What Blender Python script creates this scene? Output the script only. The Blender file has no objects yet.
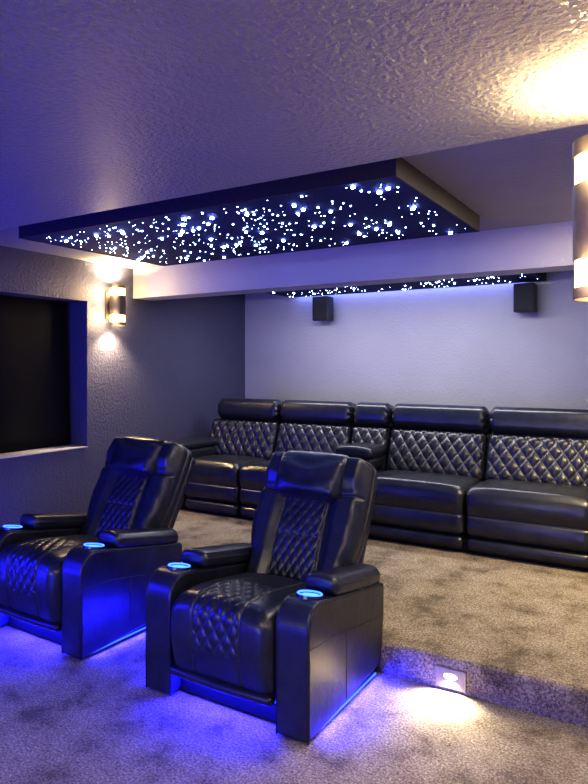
import bpy, math, random
import numpy as np
from mathutils import Matrix, Vector

rng = random.Random(7)
scene = bpy.context.scene
COL = scene.collection
PI = math.pi

# ------------------------------------------------------------------ helpers
def tag(o, label=None, cat=None, group=None, kind=None):
    if label: o['label'] = label
    if cat: o['category'] = cat
    if group: o['group'] = group
    if kind: o['kind'] = kind
    return o

def empty(name, loc=(0, 0, 0), rz=0.0):
    o = bpy.data.objects.new(name, None)
    o.empty_display_size = 0.1
    COL.objects.link(o)
    o.location = loc
    o.rotation_euler = (0, 0, rz)
    return o

def link(name, me, mat, parent=None, loc=None):
    o = bpy.data.objects.new(name, me)
    COL.objects.link(o)
    if mat is not None and len(me.materials) == 0:
        me.materials.append(mat)
    if parent is not None: o.parent = parent
    if loc is not None: o.location = loc
    return o

class MB:
    """collects vertices and faces of one mesh"""
    def __init__(s):
        s.v, s.f, s.st, s.mi, s.cur = [], [], [], [], 0
    def add(s, verts, faces, stitch=None):
        b = len(s.v)
        s.v.extend([tuple(map(float, p)) for p in verts])
        s.f.extend([tuple(i + b for i in f) for f in faces])
        s.mi.extend([s.cur] * len(faces))
        s.st.extend(list(map(float, stitch)) if stitch is not None else [0.0] * len(verts))
        return s
    def box(s, x0, x1, y0, y1, z0, z1):
        v = [(x, y, z) for x in (x0, x1) for y in (y0, y1) for z in (z0, z1)]
        return s.add(v, [(0, 1, 3, 2), (4, 6, 7, 5), (0, 4, 5, 1), (2, 3, 7, 6), (0, 2, 6, 4), (1, 5, 7, 3)])
    def rbox(s, c, size, r, seg=(4, 4, 4), deform=None, k=3):
        v, f, st = rbox(size, r, seg, deform, k)
        return s.add(v + np.array(c), f, st)
    def tube(s, pts, r, n=8, closed=False):
        pts = [Vector(p) for p in pts]
        N = len(pts); V = []; F = []
        up = Vector((0.31, 0.17, 0.93)).normalized()
        for i, p in enumerate(pts):
            a = pts[(i - 1) % N] if (closed or i > 0) else p
            b = pts[(i + 1) % N] if (closed or i < N - 1) else p
            t = (b - a).normalized()
            u = t.cross(up)
            if u.length < 1e-4: u = t.cross(Vector((1, 0, 0)))
            u.normalize(); w = t.cross(u)
            for j in range(n):
                an = 2 * PI * j / n
                V.append(p + u * (r * math.cos(an)) + w * (r * math.sin(an)))
        for i in range(N if closed else N - 1):
            for j in range(n):
                i2 = (i + 1) % N
                F.append((i * n + j, i * n + (j + 1) % n, i2 * n + (j + 1) % n, i2 * n + j))
        if not closed:
            F.append(tuple(range(n))[::-1]); F.append(tuple((N - 1) * n + j for j in range(n)))
        return s.add(V, F)
    def lathe(s, prof, c=(0, 0, 0), n=32, closed=False, cap=False):
        V = []; F = []
        m = len(prof)
        for (r, z) in prof:
            for j in range(n):
                a = 2 * PI * j / n
                V.append((c[0] + r * math.cos(a), c[1] + r * math.sin(a), c[2] + z))
        for i in range(m if closed else m - 1):
            i2 = (i + 1) % m
            for j in range(n):
                F.append((i * n + j, i * n + (j + 1) % n, i2 * n + (j + 1) % n, i2 * n + j))
        if cap:
            F.append(tuple(range(n))[::-1]); F.append(tuple((m - 1) * n + j for j in range(n)))
        return s.add(V, F)
    def xform(s, M):
        s.v = [tuple(M @ Vector(p)) for p in s.v]
        return s
    def build(s, name, mat, parent=None, smooth=True, bevel=0, angle=None, loc=None):
        me = bpy.data.meshes.new(name)
        me.from_pydata(s.v, [], s.f)
        mats = mat if isinstance(mat, (list, tuple)) else [mat]
        for m in mats: me.materials.append(m)
        if len(mats) > 1:
            me.polygons.foreach_set('material_index', s.mi)
        if any(s.st):
            at = me.attributes.new('stitch', 'FLOAT', 'POINT')
            at.data.foreach_set('value', s.st)
        bm_fix(me)
        me.polygons.foreach_set('use_smooth', [smooth] * len(me.polygons))
        if smooth and angle:
            me.set_sharp_from_angle(angle=math.radians(angle))
        o = link(name, me, None, parent, loc)
        if bevel:
            b = o.modifiers.new('bevel', 'BEVEL'); b.width = bevel; b.segments = 3
            b.limit_method = 'ANGLE'; b.angle_limit = math.radians(40)
        return o

import bmesh
def bm_fix(me):
    bm = bmesh.new(); bm.from_mesh(me)
    bmesh.ops.recalc_face_normals(bm, faces=bm.faces)
    bm.to_mesh(me); bm.free()

def axis(h, r, n, k):
    th = [math.radians(45 * (i / k)) for i in range(1, k + 1)]
    c = [r * math.tan(t) for t in th]
    mid = list(np.linspace(-(h - r), h - r, n + 1))
    return np.array([-(h - r) - x for x in c[::-1]] + mid + [(h - r) + x for x in c])

def rbox(size, r, seg, deform=None, k=3):
    """rounded box, gridded on all six faces; deform(P, Q) -> P[, stitch] with Q in -1..1"""
    h = np.array(size) / 2.0
    r = min(r, *(h * 0.98))
    ax = [axis(h[i], r, seg[i], k) for i in range(3)]
    n = [len(a) for a in ax]
    idx = {}; V = []; F = []
    def vid(i, j, l):
        key = (i, j, l)
        if key not in idx:
            idx[key] = len(V); V.append((ax[0][i], ax[1][j], ax[2][l]))
        return idx[key]
    X, Y, Z = n[0] - 1, n[1] - 1, n[2] - 1
    for i in range(X):
        for j in range(Y):
            F.append((vid(i, j, 0), vid(i, j + 1, 0), vid(i + 1, j + 1, 0), vid(i + 1, j, 0)))
            F.append((vid(i, j, Z), vid(i + 1, j, Z), vid(i + 1, j + 1, Z), vid(i, j + 1, Z)))
    for i in range(X):
        for l in range(Z):
            F.append((vid(i, 0, l), vid(i + 1, 0, l), vid(i + 1, 0, l + 1), vid(i, 0, l + 1)))
            F.append((vid(i, Y, l), vid(i, Y, l + 1), vid(i + 1, Y, l + 1), vid(i + 1, Y, l)))
    for j in range(Y):
        for l in range(Z):
            F.append((vid(0, j, l), vid(0, j, l + 1), vid(0, j + 1, l + 1), vid(0, j + 1, l)))
            F.append((vid(X, j, l), vid(X, j + 1, l), vid(X, j + 1, l + 1), vid(X, j, l + 1)))
    P = np.array(V)
    Q = P / h
    inner = np.clip(P, -(h - r), h - r)
    d = P - inner
    L = np.linalg.norm(d, axis=1, keepdims=True); L[L == 0] = 1
    P = inner + d / L * r
    st = np.zeros(len(P))
    if deform:
        res = deform(P.copy(), Q)
        if isinstance(res, tuple): P, st = res
        else: P = res
    return P, F, st

def sstep(a, b, x):
    t = np.clip((x - a) / (b - a), 0, 1)
    return t * t * (3 - 2 * t)

def quilt(u, v, p, q):
    """diamond quilting: returns puff 0..1 and closeness to a seam 0..1"""
    s = u / p + v / q; t = u / p - v / q
    ds = np.abs(s - np.round(s)); dt = np.abs(t - np.round(t))
    puff = (np.abs(np.sin(PI * s)) * np.abs(np.sin(PI * t))) ** 0.45
    seam = np.exp(-(np.minimum(ds, dt) / 0.055) ** 2)
    return puff, seam

# ------------------------------------------------------------------ materials
def new_mat(name):
    m = bpy.data.materials.new(name); m.use_nodes = True
    nt = m.node_tree
    return m, nt, nt.nodes['Principled BSDF']

def nd(nt, typ, **kw):
    n = nt.nodes.new(typ)
    for k, v in kw.items(): setattr(n, k, v)
    return n

def ramp(nt, fac, stops):
    r = nd(nt, 'ShaderNodeValToRGB')
    e = r.color_ramp.elements
    while len(e) < len(stops): e.new(0.5)
    for i, (p, c) in enumerate(stops):
        e[i].position = p; e[i].color = (*c, 1)
    nt.links.new(fac, r.inputs['Fac'])
    return r.outputs['Color']

def noise(nt, vec, scale, detail=3, rough=0.55):
    n = nd(nt, 'ShaderNodeTexNoise'); n.inputs['Scale'].default_value = scale
    n.inputs['Detail'].default_value = detail; n.inputs['Roughness'].default_value = rough
    nt.links.new(vec, n.inputs['Vector'])
    return n.outputs['Fac']

def bump(nt, h, strength, dist, normal=None):
    b = nd(nt, 'ShaderNodeBump'); b.inputs['Strength'].default_value = strength
    b.inputs['Distance'].default_value = dist
    nt.links.new(h, b.inputs['Height'])
    if normal is not None: nt.links.new(normal, b.inputs['Normal'])
    return b.outputs['Normal']

def mat_leather(name, base, rough=0.34):
    m, nt, b = new_mat(name)
    co = nd(nt, 'ShaderNodeTexCoord').outputs['Object']
    at = nd(nt, 'ShaderNodeAttribute', attribute_name='stitch')
    n1 = noise(nt, co, 9, 3)
    base2 = tuple(c * 1.9 + 0.003 for c in base)
    c1 = ramp(nt, n1, [(0.3, base), (0.75, base2)])
    mx = nd(nt, 'ShaderNodeMix', data_type='RGBA')
    nt.links.new(at.outputs['Fac'], mx.inputs[0])
    nt.links.new(c1, mx.inputs[6]); mx.inputs[7].default_value = (0.17, 0.17, 0.19, 1)
    nt.links.new(mx.outputs[2], b.inputs['Base Color'])
    b.inputs['Roughness'].default_value = rough
    b.inputs['Specular IOR Level'].default_value = 0.6
    b.inputs['Coat Weight'].default_value = 0.35
    b.inputs['Coat Roughness'].default_value = 0.26
    v = nd(nt, 'ShaderNodeTexVoronoi'); v.inputs['Scale'].default_value = 260
    nt.links.new(co, v.inputs['Vector'])
    nb = bump(nt, v.outputs['Distance'], 0.10, 0.002)
    w = noise(nt, co, 16, 4, 0.6)
    nb = bump(nt, w, 0.22, 0.012, nb)
    nt.links.new(nb, b.inputs['Normal'])
    return m

def mat_plain(name, col, rough=0.5, metal=0.0, var=0.12, nscale=30, bstr=0.05):
    m, nt, b = new_mat(name)
    co = nd(nt, 'ShaderNodeTexCoord').outputs['Object']
    n = noise(nt, co, nscale, 3)
    nt.links.new(ramp(nt, n, [(0.3, tuple(c * (1 - var) for c in col)), (0.7, tuple(min(1, c * (1 + var)) for c in col))]), b.inputs['Base Color'])
    b.inputs['Roughness'].default_value = rough; b.inputs['Metallic'].default_value = metal
    if bstr: nt.links.new(bump(nt, n, bstr, 0.003), b.inputs['Normal'])
    return m

def mat_emit(name, col, strength):
    m, nt, b = new_mat(name)
    co = nd(nt, 'ShaderNodeTexCoord').outputs['Object']
    n = noise(nt, co, 4, 1)
    nt.links.new(ramp(nt, n, [(0.2, tuple(c * 0.92 for c in col)), (0.8, col)]), b.inputs['Emission Color'])
    b.inputs['Base Color'].default_value = (*[c * 0.5 for c in col], 1)
    b.inputs['Emission Strength'].default_value = strength
    return m

def mat_wall(name, col, rough, scale, bstr, bdist, spec=0.5):
    m, nt, b = new_mat(name)
    co = nd(nt, 'ShaderNodeTexCoord').outputs['Object']
    n = noise(nt, co, 1.7, 2)
    nt.links.new(ramp(nt, n, [(0.3, tuple(c * 0.95 for c in col)), (0.7, tuple(c * 1.04 for c in col))]), b.inputs['Base Color'])
    b.inputs['Roughness'].default_value = rough
    b.inputs['Specular IOR Level'].default_value = spec
    a = noise(nt, co, scale, 4, 0.6)
    h = ramp(nt, a, [(0.38, (0, 0, 0)), (0.62, (1, 1, 1))])
    nt.links.new(bump(nt, h, bstr, bdist), b.inputs['Normal'])
    return m

def mat_carpet(name):
    m, nt, b = new_mat(name)
    co = nd(nt, 'ShaderNodeTexCoord').outputs['Object']
    big = noise(nt, co, 5.0, 6, 0.66)
    fine = noise(nt, co, 95, 5, 0.85)
    c_big = ramp(nt, big, [(0.34, (0.135, 0.116, 0.09)), (0.46, (0.265, 0.23, 0.178)), (0.60, (0.335, 0.298, 0.24))])
    c_fine = ramp(nt, fine, [(0.36, (0.22, 0.22, 0.22)), (0.50, (0.95, 0.95, 0.95)), (0.64, (2.0, 2.0, 2.0))])
    mx = nd(nt, 'ShaderNodeMix', data_type='RGBA', blend_type='MULTIPLY'); mx.inputs[0].default_value = 1
    nt.links.new(c_big, mx.inputs[6]); nt.links.new(c_fine, mx.inputs[7])
    nt.links.new(mx.outputs[2], b.inputs['Base Color'])
    b.inputs['Roughness'].default_value = 0.95
    b.inputs['Specular IOR Level'].default_value = 0.1
    b.inputs['Sheen Weight'].default_value = 0.15
    nb = bump(nt, fine, 0.8, 0.012)
    nb = bump(nt, big, 0.5, 0.03, nb)
    nt.links.new(nb, b.inputs['Normal'])
    return m

M_LEATHER = mat_leather('black_leather', (0.017, 0.020, 0.030), 0.33)
M_SOFA = mat_leather('sofa_leather', (0.015, 0.0175, 0.024), 0.35)
M_SEAM = mat_plain('seam_thread', (0.07, 0.07, 0.075), 0.55)
M_DARK = mat_plain('dark_base', (0.008, 0.008, 0.011), 0.6)
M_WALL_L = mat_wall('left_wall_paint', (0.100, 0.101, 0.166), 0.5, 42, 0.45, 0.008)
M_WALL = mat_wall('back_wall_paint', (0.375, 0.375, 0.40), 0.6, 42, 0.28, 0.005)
M_BEAM = mat_wall('beam_paint', (0.43, 0.425, 0.43), 0.6, 42, 0.30, 0.005)
M_RECESS = mat_wall('recess_shade_paint', (0.27, 0.262, 0.262), 0.6, 42, 0.30, 0.005)  # tone lowered to carry the recess's shade in its colour
M_CEIL = mat_wall('ceiling_paint', (0.27, 0.258, 0.243), 0.33, 58, 0.85, 0.008, 1.0)
M_CARPET = mat_carpet('mottled_carpet')
M_PANEL = mat_plain('star_cloth', (0.006, 0.010, 0.075), 0.8)
M_PANEL_EDGE = mat_plain('panel_edge', (0.045, 0.040, 0.038), 0.7)
M_STAR = mat_emit('star_point', (0.42, 0.58, 1.0), 26)
M_STAR2 = mat_emit('bright_star_point', (0.30, 0.42, 1.0), 90)
M_METAL = mat_plain('bronze_metal', (0.20, 0.17, 0.13), 0.45, 0.8)
M_GLOW = mat_emit('lit_glass', (1.0, 0.66, 0.26), 4.5)
M_BULB = mat_emit('bulb_glow', (1.0, 0.86, 0.6), 30)
M_BLUE = mat_emit('blue_led', (0.025, 0.07, 1.0), 4)
M_RING = mat_emit('blue_ring', (0.03, 0.10, 1.0), 5)
M_RINGW = mat_emit('pale_blue_led', (0.07, 0.22, 1.0), 2.6)
M_CUP = mat_plain('cup_metal', (0.10, 0.11, 0.14), 0.25, 0.8)
M_SPK = mat_plain('speaker_black', (0.055, 0.055, 0.064), 0.45)
M_GRILLE = mat_plain('speaker_grille', (0.018, 0.018, 0.022), 0.7, 0, 0.3, 400, 0.5)
M_SHADE = mat_plain('blackout_cloth', (0.0022, 0.0022, 0.004), 0.85)
M_GLASS = mat_plain('dark_glass', (0.004, 0.004, 0.006), 0.15, 0, 0.1, 5, 0)
M_SILL = mat_plain('sill_paint', (0.50, 0.48, 0.52), 0.5)
M_LENS = mat_emit('step_lens', (1.0, 0.90, 0.72), 2.4)
M_PLATE = mat_plain('step_plate', (0.22, 0.20, 0.18), 0.5)

# ------------------------------------------------------------------ setting
XL, XR, YF, YB = -4.67, 0.05, -2.6, 6.5
Y_STEP, Z_STEP = 3.07, 0.17
Z_LOW, Z_HIGH, Z_BEAM = 2.28, 2.567, 2.273
Y_LOW, Y_BEAM0, Y_BEAM1 = 1.955, 4.593, 4.85

def struct(o): o['kind'] = 'structure'; return o

struct(MB().box(XL - .1, XR + .1, YF - .1, Y_STEP + .15, -0.1, 0).build('floor', M_CARPET, smooth=False))
# carpeted platform with a softly rounded nosing
def riser():
    mb = MB(); r = 0.035
    prof = [(Y_STEP + .012, -0.05), (Y_STEP + .012, 0.0), (Y_STEP, 0.05), (Y_STEP, Z_STEP - r)]
    for i in range(1, 7):
        a = PI / 2 * i / 6
        prof.append((Y_STEP + r - r * math.cos(a), Z_STEP - r + r * math.sin(a)))
    prof += [(YB + .1, Z_STEP), (YB + .1, -0.05)]
    n = len(prof)
    V = [(XL - .1, y, z) for y, z in prof] + [(XR + .1, y, z) for y, z in prof]
    F = [(i, (i + 1) % n, n + (i + 1) % n, n + i) for i in range(n)] + [tuple(range(n)), tuple(range(n, 2 * n))[::-1]]
    return mb.add(V, F).build('floor_riser', M_CARPET, smooth=True, angle=50)
struct(riser())

WY0, WY1, WZ0, WZ1, WD = 2.2, 4.017, 0.855, 2.198, 0.27
mb = MB()
T = 0.36
mb.box(XL - T, XL, YF, WY0, -.1, 2.75); mb.box(XL - T, XL, WY1, YB + .1, -.1, 2.75)
mb.box(XL - T, XL, WY0, WY1, -.1, WZ0); mb.box(XL - T, XL, WY0, WY1, WZ1, 2.75)
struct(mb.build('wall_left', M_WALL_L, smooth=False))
struct(MB().box(XL - .1, XR + .1, YB, YB + .12, -.1, 2.75).build('wall_back', M_WALL, smooth=False))
struct(MB().box(XR, XR + .12, YF, YB + .1, -.1, 2.75).build('wall_right', M_WALL, smooth=False))
struct(MB().box(XL - .1, XR + .1, YF - .12, YF, -.1, 2.75).build('wall_front', M_WALL, smooth=False))
struct(MB().box(XL, XR, YF, Y_LOW, Z_LOW, 2.75).build('ceiling_low', M_CEIL, smooth=False))
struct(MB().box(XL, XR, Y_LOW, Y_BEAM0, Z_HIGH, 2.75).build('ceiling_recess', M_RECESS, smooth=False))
struct(MB().box(XL, XR, Y_BEAM0, Y_BEAM1, Z_BEAM, 2.75).build('ceiling_beam', M_BEAM, smooth=False))
struct(MB().box(XL, XR, Y_BEAM1, YB, Z_HIGH, 2.75).build('ceiling_rear', M_BEAM, smooth=False))

# window in the deep opening of the left wall: dark pane, black shade hanging in front
xw = XL - WD
w = MB()
w.box(xw - .03, xw, WY0, WY1, WZ0, WZ0 + .045); w.box(xw - .03, xw, WY0, WY1, WZ1 - .045, WZ1)
w.box(xw - .03, xw, WY1 - .045, WY1, WZ0 + .045, WZ1 - .045); w.box(xw - .03, xw, WY0, WY0 + .045, WZ0 + .045, WZ1 - .045)
win = struct(w.build('window_1', M_DARK, smooth=False))
MB().box(xw - .022, xw - .014, WY0 + .04, WY1 - .04, WZ0 + .04, WZ1 - .04).build('pane', M_GLASS, win, smooth=False)
sh = MB(); V = []; F = []
NY, NZ = 40, 12
for j in range(NZ + 1):
    tz = j / NZ
    y1 = WY1 - .012 - .085 * tz ** 1.3
    for i in range(NY + 1):
        ty = i / NY
        y = WY0 + .02 + (y1 - WY0 - .02) * ty
        V.append((xw + .045 + .008 * math.sin(ty * 21 + tz * 1.2), y, WZ0 + .012 + (WZ1 - WZ0 - .014) * tz))
for j in range(NZ):
    for i in range(NY):
        a = j * (NY + 1) + i
        F.append((a, a + 1, a + NY + 2, a + NY + 1))
o = sh.add(V, F).build('shade', M_SHADE, win)
o.modifiers.new('solid', 'SOLIDIFY').thickness = 0.004
MB().box(xw + .005, XL + .012, WY0, WY1, WZ0 - .001, WZ0 + .008).build('sill', M_SILL, win, smooth=False)

# ------------------------------------------------------------------ star panels
def star_dot(name, x, y, z, r, parent, mat):
    o = bpy.data.objects.new(name, star_mesh(mat))
    COL.objects.link(o); o.parent = parent
    o.location = (x, y, z); o.scale = (r, r, r * 0.7)
    return o
_sm = {}
def star_mesh(mat):
    if mat.name not in _sm:
        mb = MB().lathe([(0.02, -1), (.38, -.92), (.71, -.71), (.92, -.38), (1, 0), (.92, .38), (.02, .5)], n=10, cap=True)
        me = bpy.data.meshes.new('star_light'); me.from_pydata(mb.v, [], mb.f); me.materials.append(mat); bm_fix(me)
        me.polygons.foreach_set('use_smooth', [True] * len(me.polygons))
        _sm[mat.name] = me
    return _sm[mat.name]

def star_panel(label, x0, x1, y0, y1, z0, z1, stars):
    cx, cy = (x0 + x1) / 2, (y0 + y1) / 2
    root = empty('star_panel', (cx, cy, z0))
    tag(root, label, 'star ceiling panel')
    hx, hy, h = (x1 - x0) / 2, (y1 - y0) / 2, z1 - z0
    MB().box(-hx + .012, hx - .012, -hy + .012, hy - .012, .004, .02).build('star_cloth', M_PANEL, root, smooth=False)
    e = MB(); t = .012
    e.box(-hx, hx, -hy, -hy + t, 0, h); e.box(-hx, hx, hy - t, hy, 0, h)
    e.box(-hx, -hx + t, -hy + t, hy - t, 0, h); e.box(hx - t, hx, -hy + t, hy - t, 0, h)
    e.build('edge_frame', M_PANEL_EDGE, root, smooth=False)
    big = sorted(stars, key=lambda s: -s[2])
    for (x, y, r) in big[:100]:
        star_dot('star_light', x - cx, y - cy, -.002, r, root, M_STAR2 if r > .008 else M_STAR)
    mb = MB()
    for (x, y, r) in big[100:]:
        prof = [(r * .02, -r * .7), (r * .7, -r * .5), (r, 0), (r * .02, r * .4)]
        mb.lathe(prof, (x - cx, y - cy, .003), n=8, cap=True)
    if big[100:]:
        tag(mb.build('small_star_light', M_STAR, root), kind='stuff')
    return root

def scatter(n, x0, x1, y0, y1, rbig):
    pts = []
    cl = [(rng.uniform(x0, x1), rng.uniform(y0, y1)) for _ in range(26)]
    tries = 0
    while len(pts) < n and tries < 20000:
        tries += 1
        if rng.random() < .25:
            c = rng.choice(cl); x = c[0] + rng.gauss(0, .10); y = c[1] + rng.gauss(0, .10)
        else:
            x = rng.uniform(x0, x1); y = rng.uniform(y0, y1)
        if not (x0 < x < x1 and y0 < y < y1): continue
        if any((x - p[0]) ** 2 + (y - p[1]) ** 2 < .022 ** 2 for p in pts): continue
        q = rng.random()
        r = rng.uniform(.0022, .0042) if q < .60 else rng.uniform(.0045, .0068) if q < .90 else rng.uniform(.0085, rbig)
        pts.append((x, y, r))
    return pts

PX0, PX1, PY0, PY1 = -3.83, -1.108, 2.715, 4.122
star_panel('large dark star panel dotted with blue white lights in the front ceiling recess', PX0, PX1, PY0, PY1, 2.464, Z_HIGH,
           scatter(430, PX0 + .05, PX1 - .05, PY0 + .05, PY1 - .03, .0125))
QX0, QX1, QY0, QY1 = -3.94, -1.10, 5.0, 6.43
star_panel('dark star panel behind the beam over the sofa, only its thin lit edge showing', QX0, QX1, QY0, QY1, 2.41, Z_HIGH,
           scatter(110, QX0 + .04, QX1 - .04, 5.8, QY1 - .03, .009) + [(x, y, .0035) for x, y, r in scatter(80, QX0 + .05, QX1 - .05, QY0 + .05, 5.8, .006)])

# ------------------------------------------------------------------ wall sconces
def lamp(name, typ, loc, power, col, parent=None, **kw):
    d = bpy.data.lights.new(name, typ); d.energy = power; d.color = col
    for k, v in kw.items(): setattr(d, k, v)
    o = bpy.data.objects.new(name, d); COL.objects.link(o)
    o.location = loc
    if parent is not None: o.parent = parent
    return o

BLUE = (0.022, 0.016, 1.0)
LED = 13.0
WARM = (1.0, 0.76, 0.38)
def sconce(label, x, y, z0, wall_x, power, side=1.0, cone=140):
    """cylinder open at both ends with two lit glass bands, on an arm from a wall plate"""
    H, R = 0.385, 0.074
    root = empty('wall_sconce', (x, y, z0))
    tag(root, label, 'wall lamp', 'cylinder wall sconces')
    s = 1 if wall_x > x else -1
    dx = abs(wall_x - x)
    def band(a, b, name, mat, r=R, t=.004):
        return MB().lathe([(r, a * H), (r, b * H), (r - t, b * H), (r - t, a * H)], n=40, closed=True).build(name, mat, root, angle=40)
    band(0.0, .07, 'metal_band', M_METAL); band(.245, .72, 'metal_band', M_METAL); band(.90, 1.0, 'metal_band', M_METAL)
    band(.07, .245, 'glass_band', M_GLOW, R - .004); band(.72, .90, 'glass_band', M_GLOW, R - .004)
    MB().box(s * (dx - .014), s * dx, -.05, .05, .06, H - .06).build('wall_plate', M_METAL, root, smooth=False, bevel=.004)
    MB().box(s * (R - .01), s * (dx - .012), -.018, .018, H / 2 - .03, H / 2 + .03).build('bracket', M_METAL, root, smooth=False, bevel=.003)
    MB().lathe([(.02, -.005), (.052, -.004), (.052, .004), (.02, .005)], (0, 0, .045), n=24, cap=True).build('bulb', M_BULB, root)
    MB().lathe([(.02, -.005), (.052, -.004), (.052, .004), (.02, .005)], (0, 0, H - .045), n=24, cap=True).build('bulb', M_BULB, root)
    a = lamp('down_light', 'SPOT', (0, 0, .03), power, WARM, root, spot_size=math.radians(cone), spot_blend=.7, shadow_soft_size=.03)
    b = lamp('up_light', 'SPOT', (0, 0, H - .03), power, WARM, root, spot_size=math.radians(140), spot_blend=.7, shadow_soft_size=.03)
    b.rotation_euler = (PI, 0, 0)
    for f in (.16, .81):
        lamp('band_light', 'POINT', (-s * .035, -.085, f * H), power * .26 * side, WARM, root, shadow_soft_size=.03)
        lamp('band_light', 'POINT', (s * .04, .092, f * H), power * .07 * side, WARM, root, shadow_soft_size=.03)
    return root
sconce('small lit cylinder sconce on the wall beside the dark window', XL + .115, 4.28, 1.986, XL, 70, .45, 108)
sconce('lit cylinder sconce close to the camera, cut off by the right edge of the photo', -.156, 1.713, 1.763, XR, 36, .45, 112)

# ------------------------------------------------------------------ speakers
def speaker(label, x, z0=2.115, z1=2.388):
    root = empty('wall_speaker', (x, YB, z0))
    tag(root, label, 'speaker', 'surround speakers on the back wall')
    h = z1 - z0
    def taper(P, Q):
        P[:, 0] *= 1 - .06 * (Q[:, 1] + 1) / 2
        return P
    MB().rbox((0, -.12, h / 2), (.20, .16, h), .012, (4, 4, 4), taper).build('cabinet', M_SPK, root)
    MB().rbox((0, -.203, h / 2), (.184, .012, h - .02), .005, (4, 1, 4)).build('grille', M_GRILLE, root)
    MB().box(-.04, .04, -.045, 0, h * .3, h * .7).build('wall_bracket', M_SPK, root, smooth=False)
    return root
speaker('small black wall speaker washed in blue light, nearer the dark left wall', -3.49)
speaker('small black wall speaker high on the wall above the right half of the sofa', -1.275)

# ------------------------------------------------------------------ step light
def step_light():
    root = empty('step_light', (-.965, Y_STEP, .068))
    tag(root, 'glowing rectangular step light set in the carpeted riser face', 'step light')
    MB().rbox((0, -.003, 0), (.155, .014, .10), .006, (6, 1, 4)).build('face_plate', M_PLATE, root)
    mb = MB().lathe([(.001, .0), (.6, .004), (1, 0.001), (1, -.004), (.001, -.005)], n=32)
    mb.xform(Matrix.Translation((0, -.011, .012)) @ Matrix.Diagonal((.034, 1, .015, 1)) @ Matrix.Rotation(PI / 2, 4, 'X'))
    mb.build('lens', M_LENS, root)
    a = lamp('step_glow', 'AREA', (0, -.020, .010), 6.5, (1.0, .84, .58), root, shape='RECTANGLE', size=.045, size_y=.012)
    a.rotation_euler = (math.radians(-44), 0, 0); a.data.spread = math.radians(138)
    return root
step_light()

# ------------------------------------------------------------------ recliner
ARM_W = 0.165
HALF = 0.465
def arm_profile():
    p = [(0.0, .014), (0.0, .46)]
    for i in range(1, 9):
        a = PI / 2 * i / 8
        p.append((.10 - .10 * math.cos(a), .46 + .122 * math.sin(a)))
    p += [(.30, .548), (.55, .508), (.785, .466), (.80, .455)]
    p += [(.795, .30), (.775, .14), (.755, .075), (.735, .055), (.30, .032)]
    return p

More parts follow.
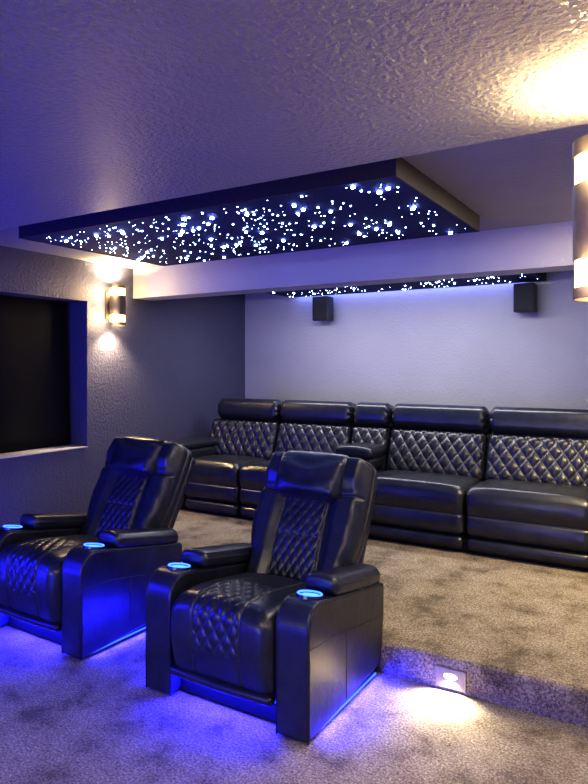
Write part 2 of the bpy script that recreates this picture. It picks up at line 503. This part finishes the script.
def recliner(label, loc, rz=0.0):
    root = empty('recliner', loc, rz)
    tag(root, label, 'recliner', 'recliners in the front row')
    prof = arm_profile(); n = len(prof)
    for s in (-1, 1):
        xo, xi = s * HALF, s * (HALF - ARM_W)
        mb = MB()
        V = [(xo, y, z) for y, z in prof] + [(xi, y, z) for y, z in prof]
        F = [(i, (i + 1) % n, n + (i + 1) % n, n + i) for i in range(n)] + [tuple(range(n)), tuple(range(n, 2 * n))]
        arm = mb.add(V, F).build('arm', M_LEATHER, root, smooth=True, bevel=.014, angle=60)
        # piping along both edges of the front and top, and the sewn lines of the side panel
        sm = MB()
        edge = [(y, z) for y, z in prof[:-7]]
        for x in (xo - s * .004, xi + s * .004):
            sm.tube([(x, y + (.004 if i < 6 else 0), z - (.003 if i > 5 else 0)) for i, (y, z) in enumerate(edge)], .004, 6)
        xs = xo + s * .0005
        sm.tube([(xs, .012, .405), (xs, .2, .392), (xs, .36, .366), (xs, .60, .326), (xs, .79, .295)], .0022, 6)
        sm.tube([(xs, .352, .366), (xs, .352, .055)], .0022, 6)
        sm.build('piping', M_LEATHER, arm)
        # padded rest on the rear of the arm, following its slope
        def pad(P, Q):
            P[:, 2] += .018 * (1 - Q[:, 0] ** 2) * (Q[:, 2] > 0) * 1.0
            P[:, 2] -= .175 * (P[:, 1])                        # slope to the back
            P[:, 0] *= 1 - .12 * sstep(.4, 1, Q[:, 1])
            return P
        ap = MB().rbox((s * (HALF - ARM_W / 2 - .004), .515, .545), (ARM_W + .016, .53, .078), .032, (8, 14, 3), pad).build('arm_pad', M_LEATHER, root)
        st = MB()
        for q in (-1, 1):
            st.tube([(s * (HALF - ARM_W / 2 - .004) + q * (ARM_W / 2 + .0075), .28 + .47 * t, .585 - .175 * (.47 * t - .235) - .022) for t in np.linspace(0, 1, 8)], .0022, 6)
        st.build('stitching', M_SEAM, ap)
        # lit cup holder
        cx, cy, cz = s * (HALF - ARM_W / 2), .155, .578
        cup = MB().lathe([(.052, .010), (.060, .008), (.062, -.01), (.05, -.02), (.046, -.005), (.044, -.09), (.002, -.092)], n=36).build('cup_holder', M_CUP, root, angle=50)
        cup.location = (cx, cy, cz); cup.rotation_euler = (math.radians(-9), 0, 0)
        MB().lathe([(.0475, .006), (.050, .012), (.056, .013), (.059, .008)], n=36).build('light_ring', M_RING, cup)
        MB().lathe([(.012, .0045), (.043, .0035), (.0445, -.004), (.012, -.004)], n=30, cap=True).build('lit_well', M_RINGW, cup)
    # seat with waterfall front and a quilted strip
    SW, SD, SH = .594, .60, .40
    def seat(P, Q):
        top = sstep(.2, .95, Q[:, 2]); front = sstep(-.6, -.98, Q[:, 1])
        P[:, 2] += top * (.028 * (1 - Q[:, 0] ** 2) - .05 * sstep(-.5, 1, Q[:, 1]))
        P[:, 1] -= front * .030 * (1 - (Q[:, 2] * .9 - .15) ** 2)
        P[:, 1] += front * .014 * sstep(.2, -1, Q[:, 2])
        # arc coordinate across top and front
        arc = np.where(Q[:, 2] > .999, P[:, 1] + SD / 2, -(SH / 2 - P[:, 2]))
        face = np.maximum(sstep(.90, .98, Q[:, 2]), sstep(-.90, -.98, Q[:, 1]))
        inside = sstep(.135, .128, np.abs(P[:, 0])) * sstep(-.215, -.205, arc) * sstep(.30, .28, arc) * face
        puff, seam = quilt(P[:, 0], arc, .068, .098)
        d = inside * (.010 * puff - .005)
        edge = np.exp(-((np.abs(P[:, 0]) - .134) / .006) ** 2) * face
        edge2 = np.exp(-((np.abs(P[:, 0]) - .285) / .006) ** 2) * face * .5
        d = d - .010 * edge - .005 * edge2
        ny = front / np.maximum(front + top, 1e-6); nz = top / np.maximum(front + top, 1e-6)
        P[:, 1] -= d * ny; P[:, 2] += d * nz
        return P, np.clip(inside * seam * .12 + edge * .15, 0, 1) * face
    MB().rbox((0, .283, .315), (SW, SD, SH), .075, (96, 60, 50), seat, 8).build('seat_cushion', M_LEATHER, root)
    # padded lip at the bottom of the leg rest and the dark board under it
    def lip(P, Q):
        P[:, 1] -= .012 * (1 - Q[:, 0] ** 2)
        return P
    MB().rbox((0, .004, .150), (.580, .055, .042), .018, (14, 2, 2), lip).build('leg_rest_lip', M_LEATHER, root)
    MB().box(-.295, .295, .075, .095, .012, .16).build('kick_board', M_SHADE, root, smooth=False, bevel=.005)
    MB().box(-.455, .455, .09, .70, .022, .052).build('base', M_DARK, root, smooth=False)
    for sx in (-1, 1):
        for yy in (.10, .66):
            MB().lathe([(.022, 0), (.026, .02)], (sx * .40, yy, 0), n=16, cap=True).build('foot', M_DARK, root, angle=40)
    # blue strips below the frame and the light they throw on the carpet
    for sx in (-1, 1):
        MB().box(sx * .452, sx * .460, .06, .70, .022, .030).build('light_strip', M_BLUE, root, smooth=False)
        a = lamp('strip_light', 'AREA', (sx * .466, .40, .030), LED * .7, BLUE, root, shape='RECTANGLE', size=.02, size_y=.64)
        a.rotation_euler = (0, -sx * math.radians(62), 0)
    MB().box(-.28, .28, .060, .072, .108, .116).build('light_strip', M_BLUE, root, smooth=False)
    a = lamp('strip_light', 'AREA', (0, .050, .108), LED, BLUE, root, shape='RECTANGLE', size=.56, size_y=.02)
    a.rotation_euler = (-math.radians(32), 0, 0)
    # backrest
    lean = math.radians(29.5)
    Mx = Matrix.Translation((0, .565, .40)) @ Matrix.Rotation(-lean, 4, 'X')
    BW, BT, BH = .635, .17, .785
    def back(P, Q):
        front = sstep(-.5, -.98, Q[:, 1])
        z = P[:, 2] + BH / 2
        hw = .122 + .030 * sstep(.48, .05, z) + .006 * sstep(.30, .54, z)          # centre panel half width, waisted
        ax = np.abs(P[:, 0])
        inp = sstep(hw + .004, hw - .006, ax) * front * sstep(.05, .08, z) * sstep(.54, .525, z)
        bol = sstep(hw, hw + .07, ax) * sstep(BW / 2 + .02, BW / 2 - .06, ax)
        cross = np.exp(-((z - .540 - .10 * (ax - .15)) / .010) ** 2) * (ax > hw - .02)   # seam below the head wings
        mid = np.exp(-((z - .31) / .007) ** 2) * inp
        edge = np.exp(-((ax - hw) / .006) ** 2) * front * (z < .545)
        puff, seam = quilt(P[:, 0], z - .31, .052, .090)
        d = .026 * bol + .012 * inp * (np.sin(np.clip((z - .05) / .49, 0, 1) * PI)) + inp * (.009 * puff) - .012 * edge - .010 * mid - .014 * cross * front
        d += .026 * front * sstep(.56, .66, z) * bol
        wr = .0035 * np.sin(z * 46 + P[:, 0] * 9 * np.sign(P[:, 0])) * bol * sstep(BW / 2 - .12, BW / 2 - .02, ax)
        P[:, 1] -= (d + wr) * front
        P[:, 0] *= (1 - .025 * sstep(.5, .80, z)) * (.95 + .125 * sstep(.12, .36, z))
        P[:, 0] -= .012 * sstep(.12, .36, z)
        side = np.exp(-((Q[:, 1] - .05) / .09) ** 2) * (np.abs(Q[:, 0]) > .99)
        P[:, 0] -= np.sign(P[:, 0]) * .006 * side
        return P, np.clip((inp * seam * .12 + mid * .3 + edge * .12 + side * .35), 0, 1)
    bk = MB().rbox((0, BT / 2, BH / 2), (BW, BT, BH), .055, (100, 14, 130), back, 5).xform(Mx).build('backrest', M_LEATHER, root)
    def hr(P, Q):
        front = sstep(-.2, -.95, Q[:, 1])
        P[:, 1] -= front * .042 * (1 - (Q[:, 2] * .8 + .2) ** 2) * (1 - .55 * Q[:, 0] ** 6)
        P[:, 2] -= .010 * Q[:, 0] ** 2 * (Q[:, 2] > .5)
        P[:, 0] *= 1 + .05 * Q[:, 2]
        w = .0022 * np.sin(P[:, 2] * 70 + np.cos(P[:, 0] * 14) * 2) * front
        P[:, 1] -= w
        return P
    MB().rbox((-.012, .002, .652), (.440, .12, .285), .05, (30, 8, 26), hr, 4).xform(Mx).build('headrest', M_LEATHER, root)
    def shell(P, Q):
        P[:, 0] *= 1 - .04 * sstep(-.2, 1, Q[:, 2])
        return P
    MB().rbox((0, BT + .025, BH / 2 - .01), (BW - .02, .06, BH - .05), .025, (6, 2, 8), shell).xform(Mx).build('back_panel', M_LEATHER, root)
    return root

recliner('black quilted leather recliner with two blue cup holders, nearest the step light', (-1.796, 2.305, 0))
recliner('black quilted leather recliner below the dark window, partly out of frame', (-3.225, 2.345, 0), math.radians(-1.5))

# ------------------------------------------------------------------ sofa on the platform
def sofa():
    X0, X1, Yf = -4.46, -.26, 4.79
    cx = (X0 + X1) / 2
    root = empty('reclining_sofa', (cx, Yf, Z_STEP))
    tag(root, 'long black leather reclining sofa with diamond quilted backs on the raised carpeted platform', 'sofa')
    def L(x0, x1, y0, y1, z0, z1):
        return ((x0 + x1) / 2 - cx, (y0 + y1) / 2 - Yf, (z0 + z1) / 2 - Z_STEP), (x1 - x0, y1 - y0, z1 - z0)
    backs = [(-4.335, -3.505), (-3.505, -2.68), (-2.29, -1.405), (-1.405, -.515)]
    seats = [(-4.195, -3.525), (-3.525, -2.675), (-2.29, -1.405), (-1.405, -.515)]
    for (a, b) in seats:
        c, s = L(a + .004, b - .004, Yf, Yf + .74, .30, .675)
        H = s[2]
        def seat(P, Q, s=s, H=H):
            front = sstep(-.80, -.98, Q[:, 1]); top = sstep(.5, .98, Q[:, 2])
            P[:, 2] += top * (.022 * (1 - Q[:, 0] ** 4) - .02 * sstep(-.4, .8, Q[:, 1]))
            z = P[:, 2] + H / 2 + .30
            P[:, 1] -= front * (.022 * np.sin(np.clip((z - .47) / .2, 0, 1) * PI) + .010 * np.sin(np.clip((z - .30) / .17, 0, 1) * PI))
            cr = np.exp(-((z - .465) / .007) ** 2) * front
            P[:, 1] += .012 * cr
            corner = np.abs(Q[:, 0]) ** 8
            w = .006 * np.sin(P[:, 2] * 75) * corner * sstep(.97, .8, np.abs(Q[:, 0])) * front
            P[:, 1] += w
            back_line = np.exp(-((P[:, 1] + s[1] / 2 - .11) / .006) ** 2) * (Q[:, 2] > .99)
            P[:, 2] -= .004 * back_line
            return P, np.clip(cr * .7 + back_line * .15, 0, 1) * (np.abs(Q[:, 0]) < .985)
        MB().rbox(c, s, .055, (36, 40, 56), seat, 5).build('seat_cushion', M_SOFA, root)
        c, s = L(a + .012, b - .012, Yf + .012, Yf + .20, .188, .312)
        def roll(P, Q):
            P[:, 1] -= sstep(-.4, -.98, Q[:, 1]) * .016 * (1 - Q[:, 2] ** 2)
            return P
        MB().rbox(c, s, .045, (20, 4, 8), roll, 4).build('footrest', M_SOFA, root)
    lean = math.radians(20)
    def back_unit(a, b, e0=0.0, e1=0.0):
        wd = b - a - .012
        xm = (a + b) / 2 - cx
        Mx = Matrix.Translation((xm, 5.315 - Yf, .645 - Z_STEP)) @ Matrix.Rotation(-lean, 4, 'X')
        BH, BT = .425, .16
        def back(P, Q):
            front = sstep(-.6, -.98, Q[:, 1])
            puff, seam = quilt(P[:, 0], P[:, 2], .1085, .150)
            m = sstep(1, .93, np.abs(Q[:, 0])) * sstep(1.0, .92, np.abs(Q[:, 2])) * front
            d = .028 * (1 - Q[:, 0] ** 4) * (1 - Q[:, 2] ** 4) + m * (.020 * puff - .010)
            P[:, 1] -= d * front
            return P, m * seam * .38
        MB().rbox((0, BT / 2, BH / 2), (wd + e0, BT, BH), .045, (int(wd * 190), 5, 84), back, 4).xform(Mx @ Matrix.Translation((-e0 / 2, 0, 0))).build('back_cushion', M_SOFA, root)
        HH = .235
        def head(P, Q):
            front = sstep(-.3, -.98, Q[:, 1])
            P[:, 1] -= front * .026 * (1 - (Q[:, 2] * .85 - .1) ** 2)
            e = np.abs(Q[:, 0])
            w = .006 * np.sin(P[:, 2] * 90 + P[:, 0] * 20) * sstep(1 - .09 / wd, 1 - .03 / wd, e) * front
            P[:, 1] -= w
            P[:, 2] -= .012 * sstep(.93, 1, e) * np.sign(Q[:, 2])
            return P
        MB().rbox((0, .084, BH + HH / 2 - .012), (wd - e1, .20, HH), .065, (int(wd * 60), 6, 26), head, 5).xform(
            Mx @ Matrix.Translation((e1 / 2, 0, BH - .01)) @ Matrix.Rotation(math.radians(8), 4, 'X') @ Matrix.Translation((0, .0, -BH + .01))).build('headrest', M_SOFA, root)
        MB().rbox((0, .21, .34), (wd - .01, .09, .52), .03, (4, 2, 4)).xform(Mx).build('back_shell', M_SOFA, root)
    for k, (a, b) in enumerate(backs): back_unit(a, b, .035 if k == 0 else 0, .03 if k == 0 else 0)
    back_unit(-2.68, -2.29)
    # console between the middle seats: lower box and a padded lid
    c, s = L(-2.668, -2.297, Yf + .02, Yf + .70, .20, .665)
    MB().rbox(c, s, .03, (6, 10, 6)).build('console_box', M_SOFA, root)
    c, s = L(-2.66, -2.305, 5.10, 5.50, .665, .80)
    def cl0(P, Q):
        return P
    cb = MB().rbox(c, s, .045, (8, 8, 4), cl0, 4).build('console_lid', M_SOFA, root)
    c, s = L(-2.672, -2.293, 5.07, 5.50, .785, .875)
    def cl(P, Q):
        P[:, 2] += .022 * (1 - Q[:, 0] ** 2) * (Q[:, 2] > 0)
        return P
    MB().rbox(c, s, .042, (10, 8, 4), cl, 4).build('lid_pad', M_SOFA, cb)
    # arms at both ends
    for (a, b) in ((X0, -4.20), (-.51, X1)):
        c, s = L(a, b, Yf + .01, 5.62, .19, .765)
        arm = MB().rbox(c, s, .04, (6, 12, 10)).build('arm', M_SOFA, root)
        c, s = L(a - .008, b + .004, Yf - .012, 5.40, .755, .838)
        MB().rbox(c, s, .038, (8, 14, 3), lambda P, Q: P, 4).build('arm_pad', M_SOFA, arm)
    mb = MB()
    c, s = L(X0 + .03, X1 - .03, Yf + .06, 5.66, .17, .28)
    mb.rbox(c, s, .01, (2, 2, 2), None, 2)
    mb.build('base', M_DARK, root)
    return root
sofa()

# ------------------------------------------------------------------ lights
def area(name, loc, rot, power, col, sx, sy):
    o = lamp(name, 'AREA', loc, power, col, None, shape='RECTANGLE', size=sx, size_y=sy)
    o.rotation_euler = rot
    return o
# unseen blue fill added at the front of the room
area('front_blue_fill', (-1.5, -1.6, .62), (math.radians(94), 0, math.radians(24)), 22, (.06, .06, 1.0), 1.6, .5)
# unseen warm spots added along the right wall, mirroring the left sconce
for (y, p) in ((4.3, 110),):
    for up in (0, 1):
        a = lamp('side_warm_fill', 'SPOT', (XR - .13, y, 2.0 + .3 * up), p, WARM, None, spot_size=math.radians(125), spot_blend=.6, shadow_soft_size=.04)
        a.rotation_euler = (PI * up, 0, 0)
# soft area fills added out of view
area('rear_fill', (-2.4, 5.3, 2.39), (math.radians(12), 0, 0), 46, (.98, .95, 1.0), 3.0, .3)  # added fill for the back wall and sofa, no fixture there
area('corner_blue_fill', (-4.35, 1.0, .3), (math.radians(160), math.radians(15), 0), 36, BLUE, .1, 1.2)  # added blue fill that tints the left ceiling and window jamb
area('front_white_fill', (-2.3, YF + .1, 1.35), (math.radians(104), 0, 0), 42, (.92, .92, 1.0), 2.8, 1.4)  # unseen white fill added for a broad sheen on the leather
area('left_blue_fill', (-4.5, .5, 1.2), (math.radians(90), 0, math.radians(-48)), 70, BLUE, 1.0, .8)  # added blue source for the headrests to reflect
area('front_floor_fill', (-2.5, .7, .4), (math.radians(55), 0, 0), 3.5, BLUE, 1.8, .08)  # added blue fill over the carpet before the recliners
area('front_low_fill', (-2.2, .55, .15), (math.radians(130), 0, 0), 12, BLUE, 2.2, .08)  # unseen low blue fill added for reflections on the recliners
area('star_spill_fill', (-2.6, 6.462, 2.44), (math.radians(10), 0, 0), 4, (.22, .28, 1.0), 2.6, .04)  # strip added to stand for star spill on the back wall
area('front_warm_fill', (-.7, .3, 2.27), (0, 0, 0), 20, (1.0, .88, .66), .9, .9)  # added warm fill for the near floor, no fixture there
area('recess_warm_fill', (-.55, 3.3, 2.55), (0, 0, 0), 22, (1.0, .88, .72), .5, 1.6)  # added warm fill under the recess, no fixture there

wd = bpy.data.worlds.new('world'); scene.world = wd; wd.use_nodes = True
wd.node_tree.nodes['Background'].inputs[0].default_value = (.05, .05, .08, 1)
wd.node_tree.nodes['Background'].inputs[1].default_value = .3

# ------------------------------------------------------------------ camera
cam = bpy.data.cameras.new('camera')
co = bpy.data.objects.new('camera', cam); COL.objects.link(co)
co.location = (0, 0, 1.6)
co.rotation_euler = (math.radians(90), 0, math.radians(31.3))
cam.sensor_fit = 'AUTO'; cam.sensor_width = 36
cam.lens = 637 / 784 * 36
cam.shift_y = -26 / 784
cam.clip_start = .02
scene.camera = co
scene.view_settings.view_transform = 'Standard'
scene.view_settings.look = 'High Contrast'
scene.view_settings.exposure = 0
